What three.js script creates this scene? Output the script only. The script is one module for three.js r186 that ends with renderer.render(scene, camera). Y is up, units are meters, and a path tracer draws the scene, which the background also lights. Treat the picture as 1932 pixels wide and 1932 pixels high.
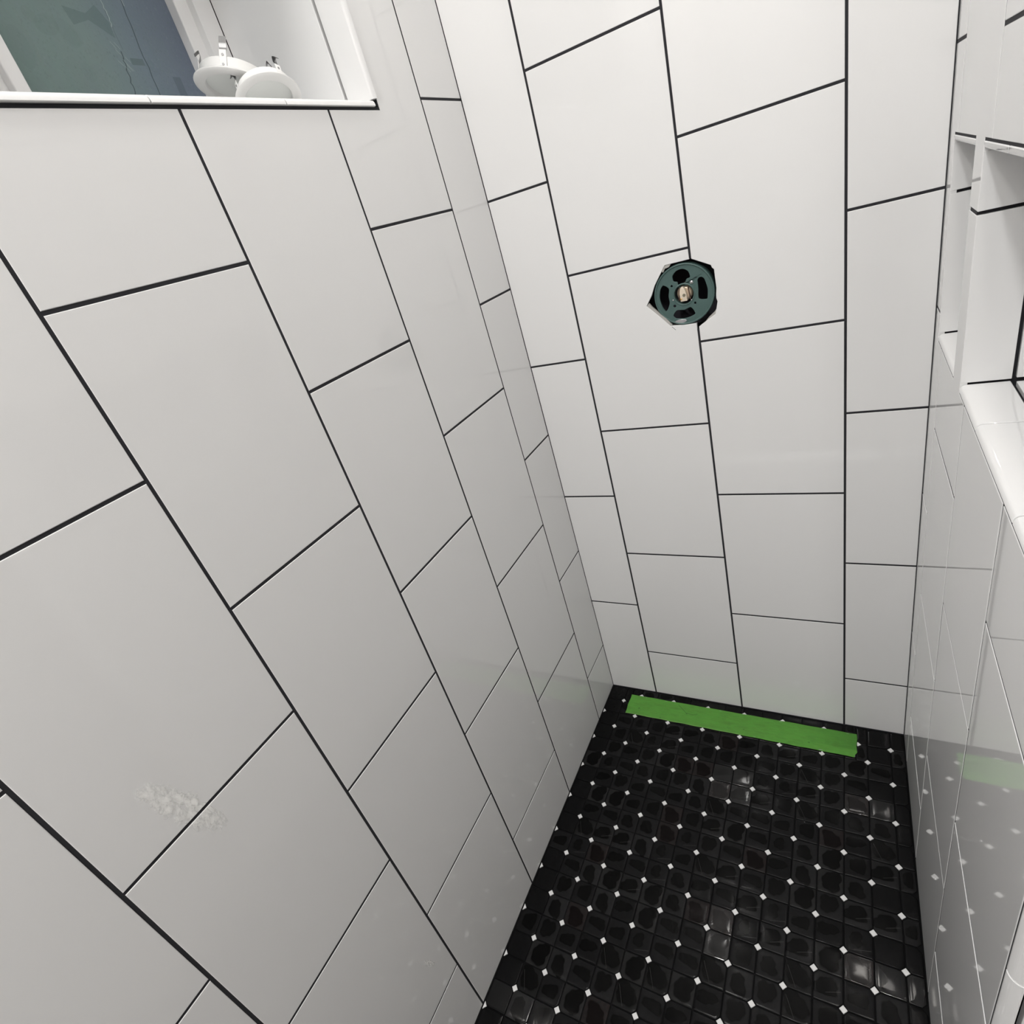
import * as THREE from 'three';
import { toCreasedNormals, mergeGeometries, mergeVertices } from 'three/addons/utils/BufferGeometryUtils.js';
import { RoundedBoxGeometry } from 'three/addons/geometries/RoundedBoxGeometry.js';
import { RectAreaLightUniformsLib } from 'three/addons/lights/RectAreaLightUniformsLib.js';
RectAreaLightUniformsLib.init();

// ---------------------------------------------------------------- camera, light, exposure
const scene = new THREE.Scene();
const camera = new THREE.PerspectiveCamera(2 * Math.atan(966 / 1046.4) * 180 / Math.PI, 1, 0.01, 30);
camera.position.set(0.6493, 1.3908, 1.1733);
camera.rotation.set(-0.4679, 0.6154, -0.3046, 'YXZ');
const renderer = new THREE.WebGLRenderer({ antialias: true });
renderer.toneMapping = THREE.LinearToneMapping;
renderer.toneMappingExposure = 8.9;
renderer.shadowMap.enabled = true;
scene.background = new THREE.Color(0x0c0e10);
const CEIL = 2.5;
const LAMPS = [
  [0.68, 1.36, 5, 'white ceiling downlight above the shower entrance, farther from the window wall'],
  [0.14, 1.36, 13, 'white ceiling downlight above the shower entrance, close to the window wall'],
  [0.68, 0.48, 3, 'white ceiling downlight over the niche side of the shower, near the back wall'],
  [0.14, 0.48, 6.5, 'white ceiling downlight over the window side of the shower, near the back wall'],
  [0.42, 2.20, 66, 'added unseen fill lamp on the bathroom ceiling behind the shower, nearer the window wall'],  // fill added to light the back wall evenly from the front
  [1.05, 2.20, 14, 'added unseen fill lamp on the bathroom ceiling behind the shower, farthest from the window wall'],  // second fill, added to flatten the brightness down the walls
];

// ---------------------------------------------------------------- helpers
let seed = 12345;
const rnd = () => { seed = (seed + 0x6d2b79f5) | 0; let t = Math.imul(seed ^ (seed >>> 15), 1 | seed); t = (t + Math.imul(t ^ (t >>> 7), 61 | t)) ^ t; return ((t ^ (t >>> 14)) >>> 0) / 4294967296; };
const used = new Map();
function numbered(name, parent) {
  const key = parent.id + ':' + name, n = used.get(key) || 0;
  used.set(key, n + 1);
  return n ? name + '_' + String(n).padStart(3, '0') : name;
}
function mesh(name, geo, mat, parent) {
  const m = new THREE.Mesh(geo, mat);
  m.name = numbered(name, parent); m.castShadow = true; m.receiveShadow = true;
  parent.add(m);
  return m;
}
function group(name, parent = scene) { const g = new THREE.Group(); g.name = numbered(name, parent); parent.add(g); return g; }
function structure(name) { const g = group(name); g.userData.kind = 'structure'; return g; }
const box = (x0, x1, y0, y1, z0, z1) => new THREE.BoxGeometry(x1 - x0, y1 - y0, z1 - z0).translate((x0 + x1) / 2, (y0 + y1) / 2, (z0 + z1) / 2);
const rbox = (x0, x1, y0, y1, z0, z1, r) => new RoundedBoxGeometry(x1 - x0, y1 - y0, z1 - z0, 2, r).translate((x0 + x1) / 2, (y0 + y1) / 2, (z0 + z1) / 2);

// outline(s) of a rectangle with rectangles cut out of it
function cut(r, holes) {
  const us = [...new Set([r[0], r[1], ...holes.flatMap((h) => [h[0], h[1]])])].filter((u) => u >= r[0] && u <= r[1]).sort((a, b) => a - b);
  const vs = [...new Set([r[2], r[3], ...holes.flatMap((h) => [h[2], h[3]])])].filter((v) => v >= r[2] && v <= r[3]).sort((a, b) => a - b);
  const full = (i, j) => {
    if (i < 0 || j < 0 || i >= us.length - 1 || j >= vs.length - 1) return false;
    const u = (us[i] + us[i + 1]) / 2, v = (vs[j] + vs[j + 1]) / 2;
    return !holes.some((h) => u > h[0] && u < h[1] && v > h[2] && v < h[3]);
  };
  const edges = new Map(), add = (a, b) => edges.set(a.join(), [a, b]);
  for (let i = 0; i < us.length - 1; i++) for (let j = 0; j < vs.length - 1; j++) if (full(i, j)) {
    if (!full(i, j - 1)) add([i, j], [i + 1, j]);
    if (!full(i + 1, j)) add([i + 1, j], [i + 1, j + 1]);
    if (!full(i, j + 1)) add([i + 1, j + 1], [i, j + 1]);
    if (!full(i - 1, j)) add([i, j + 1], [i, j]);
  }
  const loops = [];
  while (edges.size) {
    let [k, [a, b]] = edges.entries().next().value;
    const loop = [];
    while (edges.has(k)) { [a, b] = edges.get(k); edges.delete(k); loop.push(a); k = b.join(); }
    const pts = loop.map(([i, j]) => [us[i], vs[j]]);
    loops.push(pts.filter((p, n) => { const q = pts[(n + pts.length - 1) % pts.length], s = pts[(n + 1) % pts.length]; return Math.abs((p[0] - q[0]) * (s[1] - p[1]) - (p[1] - q[1]) * (s[0] - p[0])) > 1e-10; }));
  }
  return loops;
}
const shapeOf = (pts) => new THREE.Shape(pts.map((p) => new THREE.Vector2(p[0], p[1])));
// a glazed tile: outline in the plane of the wall, front face at n = 0, rounded front edge
function tileGeo(pts, t = 0.008, b = 0.0009) {
  const g = new THREE.ExtrudeGeometry(shapeOf(pts), { depth: t - 2 * b, bevelEnabled: true, bevelThickness: b, bevelSize: b, bevelOffset: -b, bevelSegments: 3 });
  g.translate(0, 0, -(t - b));
  return toCreasedNormals(g, 0.2);
}
// a bullnose piece lying along +z: front at x = 0, top at y = 0, going back to x = -depth
const bullCache = new Map();
function bullnose(len, depth = 0.052, th = 0.0095, r = 0.007) {
  const key = [len.toFixed(4), depth, th, r].join();
  if (!bullCache.has(key)) {
    const s = new THREE.Shape();
    s.moveTo(-depth, -th); s.lineTo(-0.001, -th); s.lineTo(0, -th + 0.001); s.lineTo(0, -r); s.absarc(-r, -r, r, 0, Math.PI / 2, false); s.lineTo(-r - 0.0015, 0); s.lineTo(-depth + 0.001, 0); s.lineTo(-depth, -0.001);
    const g = new THREE.ExtrudeGeometry(s, { depth: len - 0.0012, bevelEnabled: true, bevelThickness: 0.0006, bevelSize: 0.0006, bevelOffset: -0.0006, bevelSegments: 1, curveSegments: 6 });
    g.translate(0, 0, 0.0006);
    bullCache.set(key, toCreasedNormals(g, 0.6));
  }
  return bullCache.get(key);
}
function canvasTexture(w, h, draw, srgb = true) {
  const c = document.createElement('canvas'); c.width = w; c.height = h;
  draw(c.getContext('2d'), w, h);
  const t = new THREE.CanvasTexture(c);
  if (srgb) t.colorSpace = THREE.SRGBColorSpace;
  t.wrapS = t.wrapT = THREE.RepeatWrapping;
  return t;
}

// ---------------------------------------------------------------- materials
const M = {
  tile: new THREE.MeshPhysicalMaterial({ color: new THREE.Color().setRGB(0.80, 0.80, 0.80), roughness: 0.035, ior: 1.5, specularIntensity: 0.9 }),
  grout: new THREE.MeshStandardMaterial({ color: new THREE.Color().setRGB(0.018, 0.018, 0.022), roughness: 0.9 }),
  floorGrout: new THREE.MeshPhysicalMaterial({ color: new THREE.Color().setRGB(0.004, 0.004, 0.0045), roughness: 0.8, specularIntensity: 0.2 }),
  stone: new THREE.MeshStandardMaterial({ color: new THREE.Color().setRGB(0.16, 0.15, 0.14), roughness: 0.6 }),
  paint: new THREE.MeshStandardMaterial({ color: new THREE.Color().setRGB(0.50, 0.48, 0.46), roughness: 0.85 }),
  ceiling: new THREE.MeshStandardMaterial({ color: new THREE.Color().setRGB(0.78, 0.77, 0.76), roughness: 0.9 }),
  vinyl: new THREE.MeshPhysicalMaterial({ color: new THREE.Color().setRGB(0.82, 0.82, 0.82), roughness: 0.35 }),
  dot: new THREE.MeshPhysicalMaterial({ color: new THREE.Color().setRGB(0.72, 0.72, 0.72), roughness: 0.2 }),
  steel: new THREE.MeshStandardMaterial({ color: new THREE.Color().setRGB(0.55, 0.55, 0.56), roughness: 0.3, metalness: 1 }),
  spring: new THREE.MeshStandardMaterial({ color: new THREE.Color().setRGB(0.28, 0.28, 0.28), roughness: 0.4, metalness: 1 }),
  black: new THREE.MeshStandardMaterial({ color: new THREE.Color().setRGB(0.008, 0.008, 0.010), roughness: 0.8 }),
  white: new THREE.MeshPhysicalMaterial({ color: new THREE.Color().setRGB(0.80, 0.80, 0.79), roughness: 0.4 }),
  diffuser: new THREE.MeshPhysicalMaterial({ color: new THREE.Color().setRGB(0.80, 0.82, 0.80), roughness: 0.6 }),
};
const G = 0.0042, H = 0.36, W = 0.7796;

// ---------------------------------------------------------------- tiled walls
// u runs along the wall, v up; us = the vertical joints, phases = one joint height per column
function tileWall(parent, us, phases, top, holes, sign, special = {}) {
  const cache = new Map();
  for (let c = 0; c < us.length - 1; c++) {
    const first = phases[c] - Math.ceil(phases[c] / H) * H;
    for (let k = 0; ; k++) {
      const v0 = first + k * H, v1 = v0 + H;
      if (v0 > top - 0.01) break;
      const lo = Math.max(v0, 0), hi = Math.min(v1, top);
      if (hi - lo < 0.012) continue;
      const r = [us[c] + G / 2, us[c + 1] - G / 2, lo + (v0 <= 0 ? 0.0025 : G / 2), hi - G / 2];
      const name = c + '_' + Math.round(v0 * 1000);
      let loops;
      const key = special[c] && special[c](r);
      if (key) loops = [key];
      else loops = cut(r, holes);
      for (const pts of loops) {
        const out = pts.map(([u, v]) => [u * sign, v]);
        if (sign < 0) out.reverse();
        const cu = out.reduce((s, p) => s + p[0], 0) / out.length, cv = out.reduce((s, p) => s + p[1], 0) / out.length;
        const loc = out.map(([u, v]) => [u - cu, v - cv]);
        const id = loc.flat().map((n) => n.toFixed(4)).join();
        if (!cache.has(id)) cache.set(id, tileGeo(loc));
        const m = mesh('tile', cache.get(id), M.tile, parent);
        m.position.set(cu, cv, (rnd() - 0.5) * 0.0003);
        m.rotation.set((rnd() - 0.5) * 0.0016, (rnd() - 0.5) * 0.0016, 0);
      }
    }
  }
}

// back wall: local frame = world
const holeL = [[0.3918, 1.2335], [0.345, 1.2325], [0.3355, 1.220], [0.320, 1.199], [0.311, 1.181], [0.298, 1.163], [0.319, 1.140], [0.340, 1.1155], [0.367, 1.1125], [0.3918, 1.1120]];
const holeR = [[0.3958, 1.1045], [0.412, 1.114], [0.429, 1.1235], [0.432, 1.134], [0.4352, 1.147], [0.4335, 1.153], [0.4338, 1.1605], [0.4355, 1.172], [0.435, 1.187], [0.4345, 1.2065], [0.431, 1.210], [0.4295, 1.2150], [0.3958, 1.2335]];
{
  const w = structure('wall_back');
  const s = shapeOf([[-0.30, -0.1], [W + 0.12, -0.1], [W + 0.12, CEIL], [-0.30, CEIL]]);
  s.holes.push(new THREE.Path([[0.296, 1.10], [0.437, 1.10], [0.437, 1.235], [0.296, 1.235]].map((p) => new THREE.Vector2(...p))));
  mesh('grout', new THREE.ExtrudeGeometry(s, { depth: 0.05, bevelEnabled: false }).translate(0, 0, -0.0507), M.grout, w);
  const us = [-0.0012, 0.1418, 0.3938, 0.6483, W + 0.0010];
  tileWall(w, us, [1.4332, 1.6143, 1.4341, 1.2533], CEIL, [], 1, {
    1: (r) => (r[2] < 1.17 && r[3] > 1.17 ? [[r[0], r[2]], [r[1], r[2]], ...holeL.slice().reverse(), [r[1], r[3]], [r[0], r[3]]] : null),
    2: (r) => (r[2] < 1.17 && r[3] > 1.17 ? [[r[0], r[2]], [r[1], r[2]], [r[1], r[3]], [r[0], r[3]], ...holeR.slice().reverse()] : null),
  });
  const recess = mergeGeometries([box(0.285, 0.296, 1.09, 1.245, -0.09, -0.010), box(0.437, 0.448, 1.09, 1.245, -0.09, -0.010), box(0.285, 0.448, 1.089, 1.10, -0.09, -0.010), box(0.285, 0.448, 1.235, 1.246, -0.09, -0.010), box(0.285, 0.448, 1.089, 1.246, -0.10, -0.09)]);
  mesh('valve_recess', recess, new THREE.MeshStandardMaterial({ color: new THREE.Color().setRGB(0.045, 0.042, 0.052), roughness: 0.9 }), w);
  // raw cut edges of the tiles and a hairline crack at the hole
  const raw = new THREE.MeshStandardMaterial({ color: new THREE.Color().setRGB(0.42, 0.41, 0.39), roughness: 0.95 });
  const chip = (pts, t) => mesh('raw_edge', new THREE.ExtrudeGeometry(shapeOf(pts), { depth: t, bevelEnabled: false }).translate(0, 0, -0.0012 - t), raw, w);
  chip([[0.2985, 1.163], [0.319, 1.140], [0.3405, 1.1155], [0.3440, 1.1165], [0.334, 1.131], [0.3215, 1.144], [0.309, 1.158], [0.303, 1.167]], 0.005);
  chip([[0.3355, 1.2225], [0.3455, 1.2325], [0.357, 1.2328], [0.352, 1.2275], [0.344, 1.2262], [0.340, 1.220]], 0.004);
  chip([[0.4055, 1.1085], [0.429, 1.1225], [0.4318, 1.133], [0.4275, 1.128], [0.416, 1.1195]], 0.004);
  mesh('hairline_crack', box(-0.0052, 0.0052, -0.00035, 0.00035, -0.0002, 0.0001).rotateZ(-0.84).translate(0.3462, 1.1095, 0), M.grout, w);
}

// left wall with the window opening; local u = -z, front towards +x
const WIN = { z0: 0.281, z1: 1.16, y0: 1.611, y1: 2.06, x: -0.254 };
{
  const w = structure('wall_left');
  w.rotation.y = Math.PI / 2;
  const hole = [WIN.z0 - 0.0115, WIN.z1 + 0.0115, WIN.y0 - 0.0135, WIN.y1 + 0.0115];
  const o = shapeOf([[0.02, -0.1], [0.02, CEIL], [-2.55, CEIL], [-2.55, -0.1]].map(([u, v]) => [u, v]));
  o.holes.push(new THREE.Path([[-WIN.z0 + 0.0095, WIN.y0 - 0.0095], [-WIN.z1 - 0.0095, WIN.y0 - 0.0095], [-WIN.z1 - 0.0095, WIN.y1 + 0.0095], [-WIN.z0 + 0.0095, WIN.y1 + 0.0095]].map((p) => new THREE.Vector2(...p))));
  mesh('grout', new THREE.ExtrudeGeometry(o, { depth: 0.33, bevelEnabled: false }).translate(0, 0, -0.3307), M.grout, w);
  const us = [-0.0013, 0.1415, 0.3928, 0.641, 0.8915, 1.1407, 1.392, 1.644];
  tileWall(w, us, [1.6156, 1.4355, 1.2579, 1.4326, 1.2539, 1.4326, 1.2539], CEIL, [hole], -1);
  mesh('painted_panel', box(-2.55, -1.647, 0, CEIL, -0.01, 0), M.paint, w);
  // sill, jambs and head of the window recess (world axes -> an inner frame turned back)
  const f = new THREE.Group(); f.name = 'recess_lining'; f.rotation.y = -Math.PI / 2; w.add(f);
  const zs = [WIN.z0, 0.4745, 0.6745, 0.874, 1.074, WIN.z1];
  for (let i = 0; i < zs.length - 1; i++) mesh('bullnose_tile', bullnose(zs[i + 1] - zs[i] - 0.0016), M.tile, f).position.set(0.0035, WIN.y0, zs[i] + 0.0008);
  const inner = (z0, z1, x0, x1) => { const m = mesh('sill_tile', rbox(x0, x1, -0.008, 0, z0, z1, 0.001), M.tile, f); m.position.y = WIN.y0; };
  inner(WIN.z0, 0.574, WIN.x, -0.0525); inner(0.577, 0.87, WIN.x, -0.0525); inner(0.873, WIN.z1, WIN.x, -0.0525);
  // jambs
  const ys = [WIN.y0, 1.79, WIN.y1];
  for (let i = 0; i < 2; i++) {
    const a = mesh('bullnose_tile', bullnose(ys[i + 1] - ys[i] - 0.002), M.tile, f);
    // piece runs up (+y), front towards +x, face towards +z
    a.matrixAutoUpdate = true; a.setRotationFromMatrix(new THREE.Matrix4().makeBasis(new THREE.Vector3(1, 0, 0), new THREE.Vector3(0, 0, 1), new THREE.Vector3(0, -1, 0)));
    a.position.set(0.0035, ys[i + 1] - 0.001, WIN.z0);
    const b = mesh('bullnose_tile', bullnose(ys[i + 1] - ys[i] - 0.002), M.tile, f);
    b.setRotationFromMatrix(new THREE.Matrix4().makeBasis(new THREE.Vector3(1, 0, 0), new THREE.Vector3(0, 0, -1), new THREE.Vector3(0, 1, 0)));
    b.position.set(0.0035, ys[i] + 0.001, WIN.z1);
  }
  mesh('jamb_tile', rbox(WIN.x, -0.0535, WIN.y0 + 0.001, WIN.y1, WIN.z0 - 0.008, WIN.z0, 0.001), M.tile, f);
  mesh('jamb_tile', rbox(WIN.x, -0.0535, WIN.y0 + 0.001, WIN.y1, WIN.z1, WIN.z1 + 0.008, 0.001), M.tile, f);
  mesh('head_tile', rbox(WIN.x, 0.0035, WIN.y1, WIN.y1 + 0.009, WIN.z0, 0.72, 0.001), M.tile, f);
  mesh('head_tile', rbox(WIN.x, 0.0035, WIN.y1, WIN.y1 + 0.009, 0.7225, WIN.z1, 0.001), M.tile, f);
  // whitish smears: light reflected on grout haze, painted onto the lower tiles
  const glare_smear = canvasTexture(256, 256, (c, n) => {
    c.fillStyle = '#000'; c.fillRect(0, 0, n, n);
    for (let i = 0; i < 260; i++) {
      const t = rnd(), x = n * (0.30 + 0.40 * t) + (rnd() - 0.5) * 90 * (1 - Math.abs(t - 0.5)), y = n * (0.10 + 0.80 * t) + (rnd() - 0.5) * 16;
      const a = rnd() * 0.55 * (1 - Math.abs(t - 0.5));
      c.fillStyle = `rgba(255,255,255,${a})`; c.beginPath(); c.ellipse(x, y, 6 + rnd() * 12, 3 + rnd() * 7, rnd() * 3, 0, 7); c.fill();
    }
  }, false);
  const sm = new THREE.MeshStandardMaterial({ color: new THREE.Color().setRGB(1, 1, 0.98), roughness: 0.6, alphaMap: glare_smear, transparent: true, depthWrite: false });
  // one patch on each side of the joint
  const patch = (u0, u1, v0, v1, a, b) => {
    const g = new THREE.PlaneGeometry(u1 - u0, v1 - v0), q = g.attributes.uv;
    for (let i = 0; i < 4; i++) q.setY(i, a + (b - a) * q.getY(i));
    const m = mesh('glare_smear', g, sm, w); m.position.set((u0 + u1) / 2, (v0 + v1) / 2, 0.0006); m.castShadow = false;
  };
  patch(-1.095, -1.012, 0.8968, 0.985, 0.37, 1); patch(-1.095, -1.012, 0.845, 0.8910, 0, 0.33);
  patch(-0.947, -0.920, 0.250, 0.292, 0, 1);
}

// right wall with two niches and a finished end; local u = z, front towards -x
const NI = { y0: 1.041, y1: 1.3145, depth: 0.092 };
const N1 = [0.047, 0.224], N2 = [0.281, 0.742], REND = 0.814;
{
  const w = structure('wall_right');
  w.position.x = W; w.rotation.y = -Math.PI / 2;
  const holes = [N1, N2].map(([a, b]) => [a - 0.0004, b + 0.0004, NI.y0 - 0.0125, NI.y1 + 0.0125]);
  const o = shapeOf([[-0.02, -0.1], [REND + 0.002, -0.1], [REND + 0.002, CEIL], [-0.02, CEIL]]);
  for (const [a, b] of [N1, N2]) o.holes.push(new THREE.Path([[a - 0.006, NI.y0 - 0.009], [b + 0.006, NI.y0 - 0.009], [b + 0.006, NI.y1 + 0.009], [a - 0.006, NI.y1 + 0.009]].map((p) => new THREE.Vector2(...p))));
  mesh('grout', new THREE.ExtrudeGeometry(o, { depth: 0.10, bevelEnabled: false }).translate(0, 0, -0.1007), M.grout, w);
  mesh('grout_backing', box(-0.02, REND + 0.002, -0.1, CEIL, -0.13, -0.1019), M.grout, w);
  const us = [-0.0011, 0.083, 0.3232, 0.571, REND];
  tileWall(w, us, [1.434, 1.2497, 1.0636, 1.2428], CEIL, holes, 1);
  const place = (name, g, x, y, z) => { const m = mesh(name, g, M.tile, w); m.position.set(x, y, z); return m; };
  const basis = (m, ex, ey, ez) => m.setRotationFromMatrix(new THREE.Matrix4().makeBasis(new THREE.Vector3(...ex), new THREE.Vector3(...ey), new THREE.Vector3(...ez)));
  for (const [a, b, cuts] of [[...N1, [N1[0], N1[1]]], [...N2, [N2[0], 0.4095, 0.6105, N2[1]]]]) {
    for (let i = 0; i < cuts.length - 1; i++) {
      const L = cuts[i + 1] - cuts[i] - 0.002;
      // sill: front (+x of the profile) to +n, top up, length along u
      basis(place('bullnose_tile', bullnose(L), cuts[i + 1] - 0.001, NI.y0, 0.0003), [0, 0, 1], [0, 1, 0], [-1, 0, 0]);
      basis(place('bullnose_tile', bullnose(L), cuts[i] + 0.001, NI.y1, 0.0003), [0, 0, 1], [0, -1, 0], [1, 0, 0]);
    }
    // side linings: strip next to the edge, then the inner tile
    for (const [u, s] of [[a, 1], [b, -1]]) {
      for (const [v0, v1] of [[NI.y0 + 0.002, 1.2476], [1.2518, NI.y1 - 0.001]]) {
        const d = 0.006 * -s;
        place('lining_tile', rbox(Math.min(u, u + d), Math.max(u, u + d), v0, v1, -0.0525, -0.0002, 0.0007), 0, 0, 0);
      }
      const d = 0.006 * -s;
      place('lining_tile', rbox(Math.min(u, u + d), Math.max(u, u + d), NI.y0 + 0.003, NI.y1, -NI.depth, -0.0570, 0.0007), 0, 0, 0);
    }
    place('lining_tile', rbox(a + 0.004, b, NI.y0 - 0.007, NI.y0, -NI.depth, -0.0565, 0.0007), 0, 0, 0);
    place('lining_tile', rbox(a, b, NI.y1, NI.y1 + 0.007, -NI.depth, -0.0545, 0.0007), 0, 0, 0);
    const bs = a === N1[0] ? [a, b] : [a, a + 0.2296, b];
    for (let i = 0; i < bs.length - 1; i++) place('niche_back_tile', rbox(bs[i] + 0.002, bs[i + 1] - 0.002, NI.y0 + 0.002, NI.y1 - 0.002, -NI.depth - 0.008, -NI.depth, 0.0008), 0, 0, 0);
  }
  // finished end: quarter-round trim pieces, then tile
  const cutsY = [0, 0.3115, 0.6725, 1.0325, 1.3925, 1.7525, CEIL];
  for (let i = 0; i < cutsY.length - 1; i++) {
    const L = cutsY[i + 1] - cutsY[i] - 0.0022;
    basis(place('bullnose_tile', bullnose(L, 0.0125, 0.0125, 0.011), REND + 0.0145, cutsY[i] + 0.0011, 0.0003), [0, 0, 1], [1, 0, 0], [0, 1, 0]);
    place('end_tile', rbox(REND, REND + 0.0135, cutsY[i] + 0.0015, cutsY[i + 1] - 0.0015, -0.13, -0.0165, 0.0012), 0, 0, 0);
  }
}

// rest of the bathroom behind the camera
{
  const f = structure('wall_front');
  mesh('painted_panel', box(-0.33, 2.4, -0.1, CEIL, 2.5, 2.6), M.paint, f);
  const r = structure('wall_side');
  mesh('painted_panel', box(2.3, 2.4, -0.1, CEIL, -0.05, 2.5), M.paint, r);
  mesh('painted_panel', box(W + 0.131, 2.3, -0.1, CEIL, -0.05, 0), M.paint, r);
  const c = structure('ceiling');
  mesh('painted_panel', box(-0.33, 2.4, CEIL, CEIL + 0.1, -0.05, 2.6), M.ceiling, c);
}

// ---------------------------------------------------------------- floor: black clipped mosaic with white dots
const FX = (i) => 0.05246 + 0.04973 * i, FZ = (j) => 0.0549 + 0.04928 * j;
{
  const fl = structure('floor');
  mesh('grout', box(0, 2.3, -0.1, -0.0012, 0, 2.5), M.floorGrout, fl);
  mesh('bathroom_floor', mergeGeometries([box(0, 2.3, -0.0011, 0.004, 1.46, 2.5), box(W + 0.131, 2.3, -0.0011, 0.004, 0, 0.829), box(W + 0.001, 2.3, -0.0011, 0.004, 0.8291, 1.4599)]), M.stone, fl);
  const looks = [];
  for (let n = 0; n < 14; n++) {
    const tex = canvasTexture(160, 160, (c, s) => {
      const warm = n === 4, plain = n >= 12, lv = plain ? 15 : 19 + (n * 7) % 17;
      c.fillStyle = warm ? `rgb(${lv + 5},${lv},${lv})` : `rgb(${lv},${lv},${lv + 1})`; c.fillRect(0, 0, s, s);
      for (let i = 0; i < 240; i++) { const v = lv + (rnd() - 0.5) * 12; c.fillStyle = `rgba(${v},${v},${v},0.25)`; c.beginPath(); c.ellipse(rnd() * s, rnd() * s, 3 + rnd() * 16, 2 + rnd() * 9, rnd() * 3, 0, 7); c.fill(); }
      if (plain) return;
      // an irregular darker blob in the middle of the tile
      const cx = s * (0.5 + (rnd() - 0.5) * 0.16), cy = s * (0.5 + (rnd() - 0.5) * 0.16), rx = s * (0.22 + rnd() * 0.17), ry = s * (0.22 + rnd() * 0.17), ph = rnd() * 6, ph2 = rnd() * 6;
      const d = 5 + rnd() * 4;
      for (const [grow, al] of [[1.10, 0.45], [1.05, 0.6], [1, 1]]) {
        c.fillStyle = warm ? `rgba(${d + 4},${d},${d},${al})` : `rgba(${d},${d},${d},${al})`;
        c.beginPath();
        for (let a = 0; a <= 48; a++) {
          const t = a / 48 * Math.PI * 2, k = grow * (1 + 0.13 * Math.sin(2 * t + ph) + 0.10 * Math.sin(3 * t + ph2) + 0.05 * Math.sin(7 * t + ph));
          const sq = Math.pow(Math.pow(Math.abs(Math.cos(t)), 3) + Math.pow(Math.abs(Math.sin(t)), 3), -1 / 3);
          const X = cx + rx * k * sq * Math.cos(t), Y = cy + ry * k * sq * Math.sin(t);
          a ? c.lineTo(X, Y) : c.moveTo(X, Y);
        }
        c.fill();
      }
      if (n % 4 === 1) { c.strokeStyle = 'rgba(120,120,118,0.7)'; c.lineWidth = 1.2; c.beginPath(); c.moveTo(s * rnd(), s * rnd()); c.lineTo(s * rnd(), s * rnd()); c.stroke(); }  // pale line painted as the glint of a fine scratch
    });
    looks.push(new THREE.MeshPhysicalMaterial({ map: tex, roughness: 0.13 + 0.01 * (n % 4), ior: 1.45, specularIntensity: 0.25 }));
  }
  const polished = looks.map((m) => { const q = m.clone(); q.specularIntensity = 1; q.roughness = 0.06; return q; });
  const clean = [[0.39, 0.23], [0.44, 0.235], [0.385, 0.265], [0.44, 0.27], [0.673, 0.237], [0.71, 0.235], [0.03, 0.862], [0.075, 0.88], [0.12, 0.88], [0.43, 0.58], [0.43, 0.63], [0.665, 0.576], [0.72, 0.575], [0.76, 0.57]];
  const g2 = 0.0008, clip = 0.0072, top = 0.0012;
  // a pillowed tile over [x0,x1] x [z0,z1] with some corners clipped (bits: 1 = x0z0, 2 = x1z0, 4 = x1z1, 8 = x0z1)
  const cache = new Map();
  function pillow(w, d, corners) {
    const key = [w.toFixed(4), d.toFixed(4), corners].join();
    if (cache.has(key)) return cache.get(key);
    const ring = (ins) => {
      const a = w / 2 - g2 - ins, b = d / 2 - g2 - ins, c = Math.max(clip + g2 * 0.4 - ins * 0.58, 0.0004);
      const r = 0.0012, k = (bit) => ((corners & bit) ? c : Math.max(r - ins * 0.58, 0.0004));
      const k1 = k(1), k2 = k(2), k4 = k(4), k8 = k(8);
      return [[-a + k1, -b], [a - k2, -b], [a, -b + k2], [a, b - k4], [a - k4, b], [-a + k8, b], [-a, b - k8], [-a, -b + k1]];
    };
    const levels = [[0, -0.004], [0, top - 0.0016], [0.0005, top - 0.0006], [0.0014, top - 0.00022], [0.0045, top], [0.010, top + 0.00012]];
    const pos = [], uv = [], idx = [];
    levels.forEach(([ins, y]) => { for (const [x, z] of ring(Math.min(ins, Math.min(w, d) * 0.3))) { pos.push(x, y, z); uv.push(x / w + 0.5, z / d + 0.5); } });
    for (let l = 0; l < levels.length - 1; l++) for (let i = 0; i < 8; i++) {
      const a = l * 8 + i, b = l * 8 + (i + 1) % 8, c = a + 8, e = b + 8;
      idx.push(a, c, b, b, c, e);
    }
    const m = pos.length / 3; pos.push(0, top + 0.00016, 0); uv.push(0.5, 0.5);
    for (let i = 0; i < 8; i++) idx.push((levels.length - 1) * 8 + i, m, (levels.length - 1) * 8 + (i + 1) % 8);
    const g = new THREE.BufferGeometry();
    g.setAttribute('position', new THREE.Float32BufferAttribute(pos, 3)); g.setAttribute('uv', new THREE.Float32BufferAttribute(uv, 2)); g.setIndex(idx);
    g.computeVertexNormals();
    cache.set(key, g);
    return g;
  }
  const DR = { x0: 0.073, x1: 0.674, z0: 0.0275, z1: 0.0965 };
  const xs = [0.0016]; for (let i = 0; i < 15; i++) xs.push(FX(i)); xs.push(W - 0.0016);
  const zs = [0.0016]; for (let j = 0; j < 27; j++) zs.push(FZ(j));
  const far = [];
  const isDot = (i, j) => (i + j) % 2 === 0 && !(j <= 0 && i >= 1 && i <= 12);   // grid point (i, j)
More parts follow.
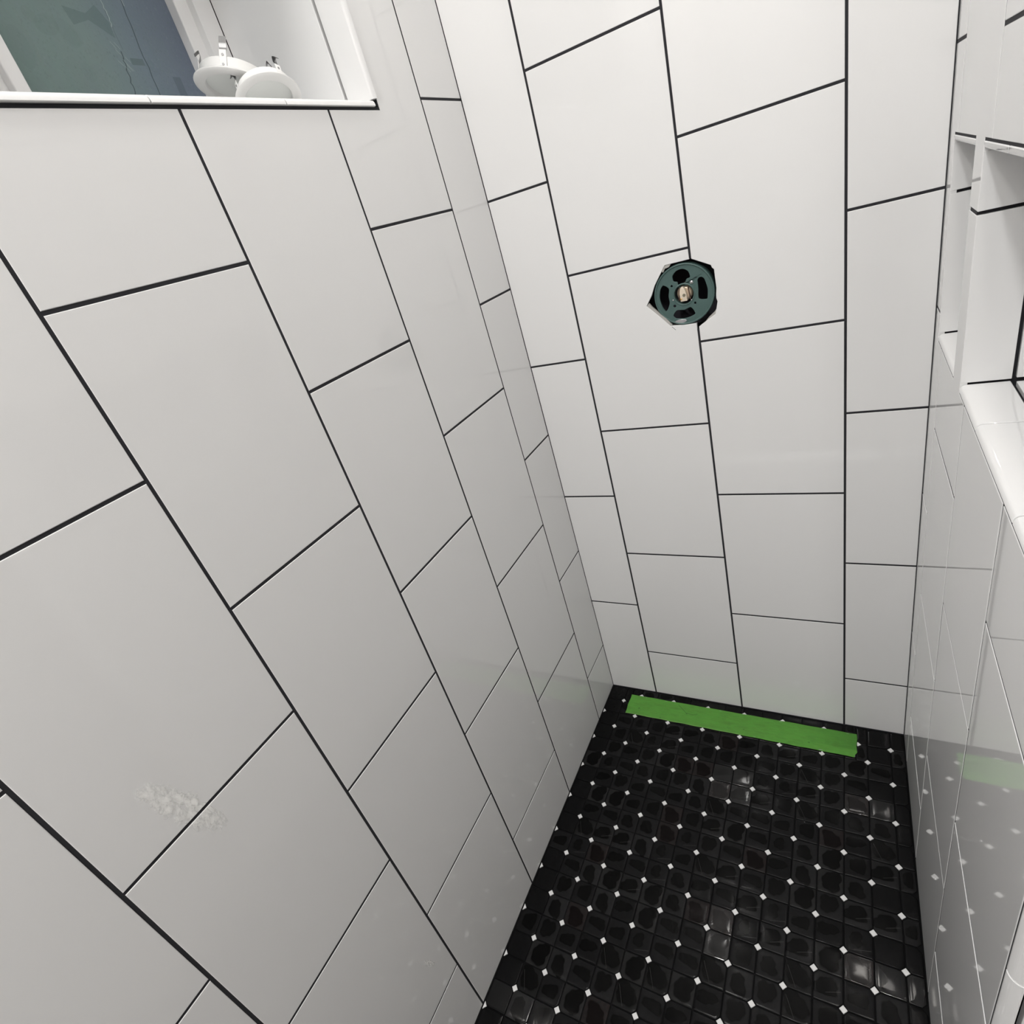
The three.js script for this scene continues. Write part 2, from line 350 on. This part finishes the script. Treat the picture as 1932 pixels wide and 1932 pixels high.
  for (let b = 0; b < zs.length - 1; b++) for (let a = 0; a < xs.length - 1; a++) {
    let x0 = xs[a], x1 = xs[a + 1], z0 = zs[b], z1 = zs[b + 1];
    const i = a - 1, j = b - 1;   // grid indices of the low corner
    const pieces = [];
    if (x1 > DR.x0 + 0.001 && x0 < DR.x1 - 0.001 && z0 < DR.z1) {
      const l = Math.max(x0, DR.x0 - 0.0005), r = Math.min(x1, DR.x1 + 0.0005);
      if (x0 < DR.x0 - 0.004) pieces.push([x0, DR.x0 - 0.0005, z0, z1]);
      if (x1 > DR.x1 + 0.004) pieces.push([DR.x1 + 0.0005, x1, z0, z1]);
      if (b === 0) pieces.push([l, r, z0, DR.z0 - 0.0005]); else pieces.push([l, r, DR.z1 + 0.0004, z1]);
    } else pieces.push([x0, x1, z0, z1]);
    for ([x0, x1, z0, z1] of pieces) {
    let corners = 0;
    if (pieces.length === 1 && z1 - z0 > 0.03) {
      if (isDot(i, j)) corners |= 1; if (isDot(i + 1, j)) corners |= 2; if (isDot(i + 1, j + 1)) corners |= 4; if (isDot(i, j + 1)) corners |= 8;
    }
    const g = pillow(x1 - x0, z1 - z0, corners), p = [(x0 + x1) / 2, (rnd() - 0.5) * 0.0004, (z0 + z1) / 2], rot = [(rnd() - 0.5) * 0.03, 0, (rnd() - 0.5) * 0.03];
    const edge = i < 0 || j < 0 || a > 13;
    const wiped = clean.some(([x, z]) => x > x0 && x < x1 && z > z0 && z < z1);
    const look = (wiped ? polished : looks)[edge && rnd() < 0.75 ? 12 + (rnd() < 0.5 ? 0 : 1) : Math.floor(rnd() * 12)];
    if (z0 < 0.93) { const m = mesh('mosaic_tile', g, look, fl); m.position.set(...p); m.rotation.set(...rot); }
    else far.push(g.clone().translate(...p));
    }
  }
  const fm = mesh('mosaic_tile_field', mergeGeometries(far), looks[12], fl); fm.userData.kind = 'stuff';
  // dots: small white diamonds
  const hd = clip - 0.0004;
  const dg = new THREE.ExtrudeGeometry(shapeOf([[hd, 0], [0, hd], [-hd, 0], [0, -hd]]), { depth: 0.003, bevelEnabled: true, bevelThickness: 0.0005, bevelSize: 0.0006, bevelOffset: -0.0006, bevelSegments: 2 }).rotateX(-Math.PI / 2).translate(0, -0.0035 + top - 0.0001, 0);
  const half = (pts) => new THREE.ExtrudeGeometry(shapeOf(pts), { depth: 0.003, bevelEnabled: true, bevelThickness: 0.0005, bevelSize: 0.0006, bevelOffset: -0.0006, bevelSegments: 2 }).rotateX(-Math.PI / 2).translate(0, -0.0035 + top - 0.0001, 0);
  const hl = half([[hd, 0], [0, hd], [0, -hd]]);
  for (let j = 0; j < 27; j++) for (let i = -1; i < 15; i++) {
    if (!isDot(i, j) || FZ(j) > 0.95) continue;
    const m = mesh('dot_tile', i < 0 ? hl : dg, M.dot, fl);
    m.position.set(i < 0 ? 0.0022 : FX(i) + (rnd() - 0.5) * 0.0008, 0.0001, FZ(j) + (rnd() - 0.5) * 0.0008);
    m.rotation.y = i < 0 ? 0 : (rnd() - 0.5) * 0.12;
  }
  const hb = half([[hd, 0], [0, hd], [-hd, 0]]);
  for (const x of [0.102, 0.202, 0.303, 0.403, 0.502, 0.602]) { const m = mesh('dot_tile', hb, M.dot, fl); m.position.set(x, 0.0004, 0.0255); }
  const hr = half([[hd, 0], [0, hd], [-0.002, hd * 0.7], [-0.002, -hd * 0.7], [0, -hd]]);
  mesh('dot_tile', hr, M.dot, fl).position.set(0.6790, 0.0002, 0.0555);
  const curb = structure('trim_1');
  mesh('curb', rbox(0, W, 0, 0.1, 1.36, 1.46, 0.004), M.tile, curb);
}

// ---------------------------------------------------------------- linear drain and the tape over it
{
  const d = group('linear_drain');
  d.userData = { label: 'narrow steel linear shower drain under the green tape along the back wall', category: 'drain' };
  d.position.set(0.3735, 0, 0.062);
  const L = 0.598, D = 0.067;
  mesh('channel', box(-L / 2 + 0.002, L / 2 - 0.002, -0.0011, 0.0008, -D / 2 + 0.002, D / 2 - 0.002), M.steel, d);
  for (const z of [-D / 2, D / 2 - 0.002]) mesh('rim', box(-L / 2, L / 2, -0.0011, 0.0018, z, z + 0.002), M.steel, d);
  for (const x of [-L / 2, L / 2 - 0.002]) mesh('rim', box(x, x + 0.002, -0.0011, 0.0018, -D / 2 + 0.002, D / 2 - 0.002), M.steel, d);

  const tex = canvasTexture(1024, 128, (c, w, h) => {
    c.fillStyle = 'rgb(84,150,54)'; c.fillRect(0, 0, w, h);
    for (let i = 0; i < 2600; i++) { const v = rnd() - 0.5; c.fillStyle = `rgba(${84 + v * 34},${140 + v * 40},${52 + v * 24},0.22)`; c.fillRect(rnd() * w, rnd() * h, 4 + rnd() * 40, 1 + rnd() * 2); }
    for (let i = 0; i < 500; i++) { const v = rnd() - 0.5; c.fillStyle = `rgba(${80 + v * 30},${132 + v * 40},${48 + v * 20},0.15)`; c.beginPath(); c.ellipse(rnd() * w, rnd() * h, 8 + rnd() * 20, 3 + rnd() * 8, 0, 0, 7); c.fill(); }
    c.fillStyle = 'rgba(48,84,30,0.5)'; for (const [x, y, r] of [[62, 84, 5], [570, 92, 3], [300, 62, 4], [842, 96, 4], [180, 118, 4]]) { c.beginPath(); c.arc(x, y, r, 0, 7); c.fill(); }
    c.strokeStyle = 'rgba(45,78,28,0.75)'; c.lineWidth = 2; c.beginPath(); c.moveTo(250, 14); c.lineTo(296, 58); c.lineTo(330, 62); c.lineTo(352, 52); c.stroke();
    c.strokeStyle = 'rgba(150,165,120,0.5)'; c.lineWidth = 3; c.beginPath(); c.moveTo(0, h - 2); c.lineTo(w * 0.55, h - 2); c.stroke();
    const g = c.createLinearGradient(w * 0.8, 0, w, 0); g.addColorStop(0, 'rgba(40,92,24,0)'); g.addColorStop(1, 'rgba(40,92,24,0.30)'); c.fillStyle = g; c.fillRect(w * 0.8, 0, w * 0.2, h * 0.7);
  });
  const tm = new THREE.MeshStandardMaterial({ map: tex, roughness: 0.7, side: THREE.DoubleSide });
  const NX = 120, NZ = 14, TL = 0.606, TD = 0.0725, pos = [], uv = [], idx = [];
  for (const lay of [0, 1]) for (let b = 0; b <= NZ; b++) for (let a = 0; a <= NX; a++) {
    const u = a / NX, v = b / NZ;
    let x = (u - 0.5) * TL + (a === 0 || a === NX ? Math.sin(v * 9) * 0.0008 : 0), z = (v - 0.5) * TD + (u - 0.5) * -0.001;
    if (b === 0) z += Math.sin(u * 40) * 0.0004; if (b === NZ) z += Math.sin(u * 57 + 1) * 0.0005;
    if (a === NX && b > NZ - 3) { x -= 0.003 * (b - NZ + 3); }
    const y = 0.0021 + 0.00025 * Math.sin(u * 60 + v * 3) * Math.sin(v * 5 + u * 11) + (Math.abs(u - 0.10) < 0.006 ? 0.0004 : 0) - (b === 0 || b === NZ ? 0.0002 : 0) - lay * 0.00022;
    pos.push(x, y, z); uv.push(u, 1 - v);
  }
  const N = (NX + 1) * (NZ + 1);
  for (let b = 0; b < NZ; b++) for (let a = 0; a < NX; a++) {
    const i = b * (NX + 1) + a, j = i + NX + 1;
    idx.push(i, j, i + 1, i + 1, j, j + 1, N + i, N + i + 1, N + j, N + i + 1, N + j + 1, N + j);
  }
  const rim = (i, j) => idx.push(i, j, N + i, j, N + j, N + i);
  for (let a = 0; a < NX; a++) { rim(a + 1, a); const k = NZ * (NX + 1) + a; rim(k, k + 1); }
  for (let b = 0; b < NZ; b++) { const i = b * (NX + 1); rim(i, i + NX + 1); rim(i + 2 * NX + 1, i + NX); }
  const g = new THREE.BufferGeometry();
  g.setAttribute('position', new THREE.Float32BufferAttribute(pos, 3)); g.setAttribute('uv', new THREE.Float32BufferAttribute(uv, 2)); g.setIndex(idx); g.computeVertexNormals();
  const t = mesh('masking_tape', g, tm, scene);
  t.position.set(0.3735, 0, 0.062);
  t.userData = { label: 'long strip of green masking tape on the black floor along the back wall', category: 'tape' };
}

// ---------------------------------------------------------------- shower valve in the hole of the back wall
{
  const v = group('shower_valve');
  v.userData = { label: 'round dark green valve guard with brass cartridge in a rough hole in the back wall', category: 'valve' };
  v.position.set(0.3735, 1.171, -0.006);
  const green = new THREE.MeshPhysicalMaterial({ color: new THREE.Color().setRGB(0.066, 0.120, 0.112), roughness: 0.42 });
  const R = 0.0572, disc = new THREE.Shape(); disc.absarc(0, 0, R, 0, Math.PI * 2, false);
  const rel = (pts) => pts.map(([x, y]) => [x - 0.3735, y - 1.171]);
  const smooth = (pts) => { const c = new THREE.CatmullRomCurve3(rel(pts).map(([x, y]) => new THREE.Vector3(x, y, 0)), true, 'catmullrom', 0.35).getPoints(40); return new THREE.Path(c.slice(0, -1).map((p) => new THREE.Vector2(p.x, p.y))); };
  const slots = [
    [[0.356, 1.209], [0.364, 1.217], [0.376, 1.219], [0.386, 1.213], [0.389, 1.204], [0.388, 1.200], [0.382, 1.199], [0.379, 1.193], [0.378, 1.1875], [0.366, 1.1865], [0.364, 1.1965], [0.357, 1.199]],
    [[0.402, 1.192], [0.405, 1.1965], [0.410, 1.197], [0.415, 1.192], [0.419, 1.174], [0.4175, 1.159], [0.415, 1.1545], [0.401, 1.158], [0.402, 1.178]],
    [[0.329, 1.188], [0.336, 1.1955], [0.346, 1.187], [0.3435, 1.173], [0.344, 1.160], [0.339, 1.149], [0.334, 1.145], [0.329, 1.154], [0.326, 1.167], [0.326, 1.176]],
    [[0.356, 1.143], [0.371, 1.1415], [0.384, 1.1445], [0.391, 1.131], [0.380, 1.126], [0.367, 1.125], [0.353, 1.1275], [0.348, 1.134]],
  ];
  for (const s of slots) disc.holes.push(smooth(s));
  const ch = new THREE.Path(); ch.absarc(0.0005, 0.0005, 0.0185, 0, Math.PI * 2, true); disc.holes.push(ch);
  for (const [x, y, r] of [[0.352, 1.191, 0.002], [0.353, 1.152, 0.0026], [0.393, 1.151, 0.0022]]) { const p = new THREE.Path(); p.absarc(x - 0.3735, y - 1.171, r, 0, Math.PI * 2, true); disc.holes.push(p); }
  mesh('plaster_guard', toCreasedNormals(new THREE.ExtrudeGeometry(disc, { depth: 0.0022, bevelEnabled: true, bevelThickness: 0.0005, bevelSize: 0.0005, bevelOffset: -0.0005, bevelSegments: 2, curveSegments: 48 }), 0.2), green, v);
  const rimP = [[0.0545, 0.0026], [0.0552, 0.0042], [0.0566, 0.0048], [0.0580, 0.0040], [0.0586, 0.002], [0.0586, -0.014], [0.0572, -0.014], [0.0572, 0.001]].map((p) => new THREE.Vector2(...p));
  mesh('rim', new THREE.LatheGeometry(rimP, 64).rotateX(Math.PI / 2), green, v).userData.label = 'raised round rim of the guard';
  const hub = [[0.0185, -0.010], [0.0185, 0.0026], [0.0196, 0.0036], [0.0212, 0.0034], [0.0218, 0.0022]].map((p) => new THREE.Vector2(...p));
  mesh('collar', new THREE.LatheGeometry(hub, 48).rotateX(Math.PI / 2), green, v);
  const brass = new THREE.MeshStandardMaterial({ color: new THREE.Color().setRGB(0.70, 0.56, 0.42), roughness: 0.35, metalness: 0.5 });
  const cream = new THREE.MeshPhysicalMaterial({ color: new THREE.Color().setRGB(0.72, 0.62, 0.50), roughness: 0.35 });
  const body = [[0, 0.012], [0.010, 0.012], [0.0125, 0.011], [0.0148, 0.008], [0.0155, 0.004], [0.0155, -0.03]].map((p) => new THREE.Vector2(...p)).reverse();
  const cart = mesh('cartridge', new THREE.LatheGeometry(body, 40).rotateX(Math.PI / 2), brass, v); cart.position.set(0.0005, 0.0015, -0.012);
  const stem = new THREE.Shape(); stem.moveTo(-0.0062, -0.0135); stem.lineTo(0.0068, -0.0135); stem.lineTo(0.0060, 0.002); stem.quadraticCurveTo(0.0035, 0.0142, -0.0008, 0.0145); stem.quadraticCurveTo(-0.0060, 0.013, -0.0068, 0.001);
  const st = mesh('stem', toCreasedNormals(new THREE.ExtrudeGeometry(stem, { depth: 0.010, bevelEnabled: true, bevelThickness: 0.001, bevelSize: 0.001, bevelOffset: -0.001, bevelSegments: 2 }), 0.7), cream, cart); st.position.set(-0.001, 0, 0.009);
  st.userData.label = 'cream flat-sided stem of the cartridge';
  const well = mesh('screw_well', new THREE.CylinderGeometry(0.0030, 0.0030, 0.0008, 20).rotateX(Math.PI / 2), new THREE.MeshStandardMaterial({ color: new THREE.Color().setRGB(0.22, 0.20, 0.14), roughness: 0.6 }), cart); well.position.set(0.0008, -0.002, 0.0202);
  const stop = mesh('stop_pin', new THREE.SphereGeometry(0.0020, 16, 12).scale(1, 1, 0.6), new THREE.MeshStandardMaterial({ color: new THREE.Color().setRGB(0.75, 0.48, 0.20), roughness: 0.3, metalness: 0.8 }), cart); stop.position.set(-0.0055, -0.0085, 0.0200);
  for (const s of [-1, 1]) mesh('bar', rbox(-0.0008, 0.0008, -0.012, 0.011, 0.008, 0.0155, 0.0006).rotateZ(s * 0.10).translate(s * 0.0098, 0, 0), new THREE.MeshStandardMaterial({ color: new THREE.Color().setRGB(0.12, 0.07, 0.05), roughness: 0.6 }), cart);
  const sg = new THREE.SphereGeometry(0.0036, 20, 10, 0, Math.PI * 2, 0, Math.PI / 2).scale(1, 0.55, 1).rotateX(Math.PI / 2);
  mesh('screw', sg, M.steel, v).position.set(0.0172, 0.0200, 0.0026);
  for (const [x, y] of [[0.3515, 1.164], [0.3868, 1.158]]) mesh('screw', sg.clone().scale(0.45, 0.45, 0.45), M.steel, v).position.set(x - 0.3735, y - 1.171, 0.0026);
  const clip = new THREE.Shape(); clip.absellipse(0, 0, 0.0118, 0.0034, 0, Math.PI * 2, false);
  mesh('clip', new THREE.ExtrudeGeometry(clip, { depth: 0.0008, bevelEnabled: true, bevelThickness: 0.0004, bevelSize: 0.0004, bevelSegments: 1 }), new THREE.MeshStandardMaterial({ color: new THREE.Color().setRGB(0.5, 0.5, 0.52), roughness: 0.25, metalness: 0.6 }), v).position.set(-0.0125, -0.0508, 0.0026);
}

// ---------------------------------------------------------------- window
{
  const w = structure('window_1');
  const x = WIN.x, y0 = WIN.y0, y1 = WIN.y1;
  const paneTex = canvasTexture(1024, 1024, (c, s) => {
    const g = c.createLinearGradient(0, 0, s, 0); g.addColorStop(0, '#738784'); g.addColorStop(0.45, '#778a8a'); g.addColorStop(0.7, '#707f8a'); g.addColorStop(1, '#697383');
    c.fillStyle = g; c.fillRect(0, 0, s, s);
    for (let i = 0; i < 9000; i++) { const v = 118 + (rnd() - 0.5) * 56; c.fillStyle = `rgba(${v - 6},${v + 8},${v + 10},0.13)`; c.beginPath(); c.ellipse(rnd() * s, rnd() * s, 1 + rnd() * 5, 1 + rnd() * 4, rnd() * 3, 0, 7); c.fill(); }
    for (let i = 0; i < 70; i++) { const v = 108 + (rnd() - 0.5) * 40; c.fillStyle = `rgba(${v - 4},${v + 12},${v + 14},0.09)`; c.beginPath(); c.ellipse(rnd() * s, rnd() * s, 20 + rnd() * 80, 12 + rnd() * 40, rnd() * 3, 0, 7); c.fill(); }
    // scraped streaks in the dried film on the glass
    const streak = (x0, y0, x1, y1, col, wd) => { c.strokeStyle = col; c.lineWidth = wd; c.beginPath(); c.moveTo(x0 * s, y0 * s); for (let t = 0.06; t <= 1; t += 0.06) c.lineTo((x0 + (x1 - x0) * t) * s + (rnd() - 0.5) * 9, (y0 + (y1 - y0) * t) * s); c.stroke(); };
    streak(0.74, 0.30, 0.69, 0.86, 'rgba(66,80,86,0.85)', 5); streak(0.735, 0.30, 0.725, 0.55, 'rgba(190,200,200,0.6)', 3);
    streak(0.63, 0.30, 0.60, 0.70, 'rgba(88,104,108,0.55)', 3); streak(0.59, 0.69, 0.55, 0.86, 'rgba(66,80,84,0.8)', 5); streak(0.625, 0.46, 0.605, 0.62, 'rgba(200,212,208,0.6)', 3);
    c.fillStyle = 'rgba(92,112,114,0.5)'; c.beginPath(); c.moveTo(0.40 * s, 0.565 * s); c.lineTo(0.50 * s, 0.58 * s); c.lineTo(0.565 * s, 0.55 * s); c.lineTo(0.60 * s, 0.60 * s); c.lineTo(0.595 * s, 0.65 * s); c.lineTo(0.50 * s, 0.60 * s); c.lineTo(0.415 * s, 0.62 * s); c.fill();
    c.strokeStyle = 'rgba(160,176,172,0.5)'; c.lineWidth = 3; for (let i = 0; i < 9; i++) { const x = (0.55 + rnd() * 0.05) * s, y = (0.66 + rnd() * 0.08) * s; c.beginPath(); c.moveTo(x, y); c.lineTo(x + 18, y + 14 + rnd() * 10); c.stroke(); }
    c.fillStyle = 'rgba(88,104,106,0.55)'; c.fillRect(0.62 * s, 0.71 * s, 0.07 * s, 0.022 * s); c.fillStyle = 'rgba(84,96,108,0.5)'; c.fillRect(0.82 * s, 0.765 * s, 0.045 * s, 0.07 * s);
  });
  const glass = new THREE.MeshPhysicalMaterial({ map: paneTex, roughness: 0.45, specularIntensity: 0.5 });
  const P = (name, a, b, c, d, e, f, m = M.vinyl, r = 0.002) => mesh(name, rbox(a, b, c, d, e, f, r), m, w);
  // outer frame on the far side: two steps
  P('window_frame', x - 0.06, x - 0.0008, y0, y1, 0.2812, 0.318, M.vinyl, 0.0008);
  P('window_frame', x - 0.06, x - 0.014, y0, y1, 0.3165, 0.343);
  P('window_frame', x - 0.06, x - 0.004, y0, y1, WIN.z1 - 0.036, WIN.z1);
  P('window_frame', x - 0.06, x - 0.004, y0, y0 + 0.030, 0.3175, WIN.z1 - 0.036);
  P('window_frame', x - 0.06, x - 0.004, y1 - 0.036, y1, 0.3175, WIN.z1 - 0.036);
  // sash stile in the middle
  P('sash_stile', x - 0.05, x - 0.002, y0 + 0.030, y1 - 0.036, 0.637, 0.656);
  P('sash_stile', x - 0.05, x - 0.016, y0 + 0.030, y1 - 0.036, 0.655, 0.676);
  P('sash_stile', x - 0.05, x - 0.006, y0 + 0.030, y1 - 0.036, 0.675, 0.705);
  const pane = (z0, z1, px) => {
    const g = new THREE.BoxGeometry(z1 - z0, y1 - y0 - 0.06, 0.004);
    const m = mesh('pane', g, glass, w); m.rotation.y = Math.PI / 2; m.position.set(px, (y0 + y1) / 2, (z0 + z1) / 2); return m;
  };
  pane(0.338, 0.64, x - 0.034); pane(0.70, WIN.z1 - 0.030, x - 0.026);
  mesh('outer_panel', box(x - 0.078, x - 0.064, y0 - 0.02, y1 + 0.02, WIN.z0 - 0.02, WIN.z1 + 0.02), M.black, w);
}

// ---------------------------------------------------------------- downlight trims lying on the window sill
{
  const strip = (pts, wd, th) => {   // a bent flat spring: path in (y, z), width along x
    const c = new THREE.CatmullRomCurve3(pts.map(([y, z]) => new THREE.Vector3(0, y, z)), false, 'catmullrom', 0.4).getPoints(24);
    const pos = [], idx = [];
    c.forEach((p, i) => {
      const q = c[Math.min(i + 1, c.length - 1)], o = c[Math.max(i - 1, 0)], t = q.clone().sub(o).normalize(), n = new THREE.Vector3(0, -t.z, t.y).multiplyScalar(th / 2);
      for (const [sx, sn] of [[-1, -1], [1, -1], [1, 1], [-1, 1]]) pos.push(sx * wd / 2, p.y + sn * n.y, p.z + sn * n.z);
    });
    for (let i = 0; i < c.length - 1; i++) for (let k = 0; k < 4; k++) { const a = i * 4 + k, b = i * 4 + (k + 1) % 4; idx.push(a, b, a + 4, b, b + 4, a + 4); }
    const e = (c.length - 1) * 4; idx.push(0, 2, 1, 0, 3, 2, e, e + 1, e + 2, e, e + 2, e + 3);
    const g = new THREE.BufferGeometry(); g.setAttribute('position', new THREE.Float32BufferAttribute(pos, 3)); g.setIndex(idx);
    const f = g.toNonIndexed(); f.computeVertexNormals(); return f;
  };
  // face towards -y, collar towards +y, flange rim in the plane y = 0
  function trimRing(name, label, r) {
    const t = group(name); t.userData = { label, category: 'light trim', group: 'loose downlight trims on the window sill' };
    t.scale.setScalar(r / 0.075);
    const k = 1, V = (a) => a.map(([p, q]) => new THREE.Vector2(p * k, q * k));
    mesh('flange', new THREE.LatheGeometry(V([[0.060, 0.004], [0.0745, 0.0035], [0.075, 0.002], [0.0740, 0.0002], [0.068, -0.0018], [0.056, -0.0022], [0.0535, 0.000], [0.0525, 0.006], [0.052, 0.008]]), 64), M.white, t);
    mesh('collar', new THREE.LatheGeometry(V([[0.052, 0.026], [0.0615, 0.026], [0.0625, 0.025], [0.0625, 0.003]].reverse()), 64), M.white, t);
    mesh('diffuser', new THREE.LatheGeometry(V([[0.053, 0.006], [0.030, 0.0045], [0, 0.004]].reverse()), 48), M.diffuser, t);
    mesh('back_plate', new THREE.CylinderGeometry(0.061 * k, 0.061 * k, 0.003, 48).translate(0, 0.0245 * k, 0), M.white, t);
    return t;
  }
  function clip(t, ang, r, kind) {
    const g = new THREE.Group(); g.name = numbered('spring_clip', t); g.rotation.y = ang; t.add(g);
    const R = 0.0625;
    const br = mesh('bracket', rbox(-0.0065, 0.0065, 0.003, 0.036, R, R + 0.0016, 0.0006), M.white, g);
    for (const y of [0.011, 0.027]) mesh('screw', new THREE.CylinderGeometry(0.0022, 0.0022, 0.001, 16).rotateX(Math.PI / 2).translate(0, y, R + 0.0019), M.spring, g);
    if (kind === 'up') { mesh('spring', strip([[0.034, R + 0.0006], [0.040, R - 0.003], [0.048, R - 0.002], [0.060, R - 0.004]], 0.013, 0.0009), M.spring, g); }
    else mesh('spring', strip(kind, 0.010, 0.0009), M.spring, g);
    return g;
  }
  const place = (t, c, n, spin) => {
    t.position.set(...c);
    const yv = new THREE.Vector3(...n).normalize().negate();
    const xv = new THREE.Vector3(0, 1, 0).cross(yv).normalize(), zv = xv.clone().cross(yv);
    t.setRotationFromMatrix(new THREE.Matrix4().makeBasis(xv, yv, zv)); t.rotateY(spin);
  };
  const a = trimRing('downlight_trim', 'white round downlight trim lying nearly flat on the sill, left of the pair', 0.056);
  place(a, [-0.13, 1.6635, 0.4225], [-0.10, -0.919, 0.383], 0);
  const b = trimRing('downlight_trim', 'white round downlight trim leaning up on the sill, right and in front of the pair', 0.047);
  place(b, [-0.076, 1.6335, 0.421], [0.30, -0.895, 0.325], 0);
  const facing = (t) => { t.updateMatrixWorld(); const q = t.worldToLocal(new THREE.Vector3(0.6, 1.6, 1.1)); return Math.atan2(q.x, q.z); };
  const fa = facing(a), fb = facing(b), leaf = [[0.034, 0.0632], [0.044, 0.060], [0.054, 0.062], [0.047, 0.070]];
  clip(a, fa - 0.25, 0.075, 'up'); clip(a, fa + 1.35, 0.075, leaf); clip(a, fa - 1.6, 0.075, leaf);
  for (const d of [0.75, -1.15, 2.6]) clip(b, fb + d, 0.047, leaf);
}

// ---------------------------------------------------------------- ceiling downlights, with the two added fill lamps
for (const [x, z, power, label] of LAMPS) {
  const t = group('ceiling_downlight'); t.position.set(x, CEIL, z);
  t.userData = { label, category: 'ceiling light', group: 'ceiling downlights' };
  mesh('ring', new THREE.LatheGeometry([[0.060, -0.002], [0.074, -0.004], [0.078, -0.001], [0.078, 0.0]].map((p) => new THREE.Vector2(...p)), 48), M.white, t);
  mesh('diffuser', new THREE.CylinderGeometry(0.061, 0.061, 0.002, 40).translate(0, -0.0015, 0), new THREE.MeshStandardMaterial({ color: 0xffffff, emissive: 0xfff4e6, emissiveIntensity: 3, roughness: 0.6 }), t);
  const l = new THREE.RectAreaLight(new THREE.Color().setRGB(1, 1, 0.995), power, 0.11, 0.11);
  l.name = 'lamp_light'; l.position.set(0, -0.006, 0); l.rotation.x = -Math.PI / 2; t.add(l);
}

renderer.render(scene, camera);
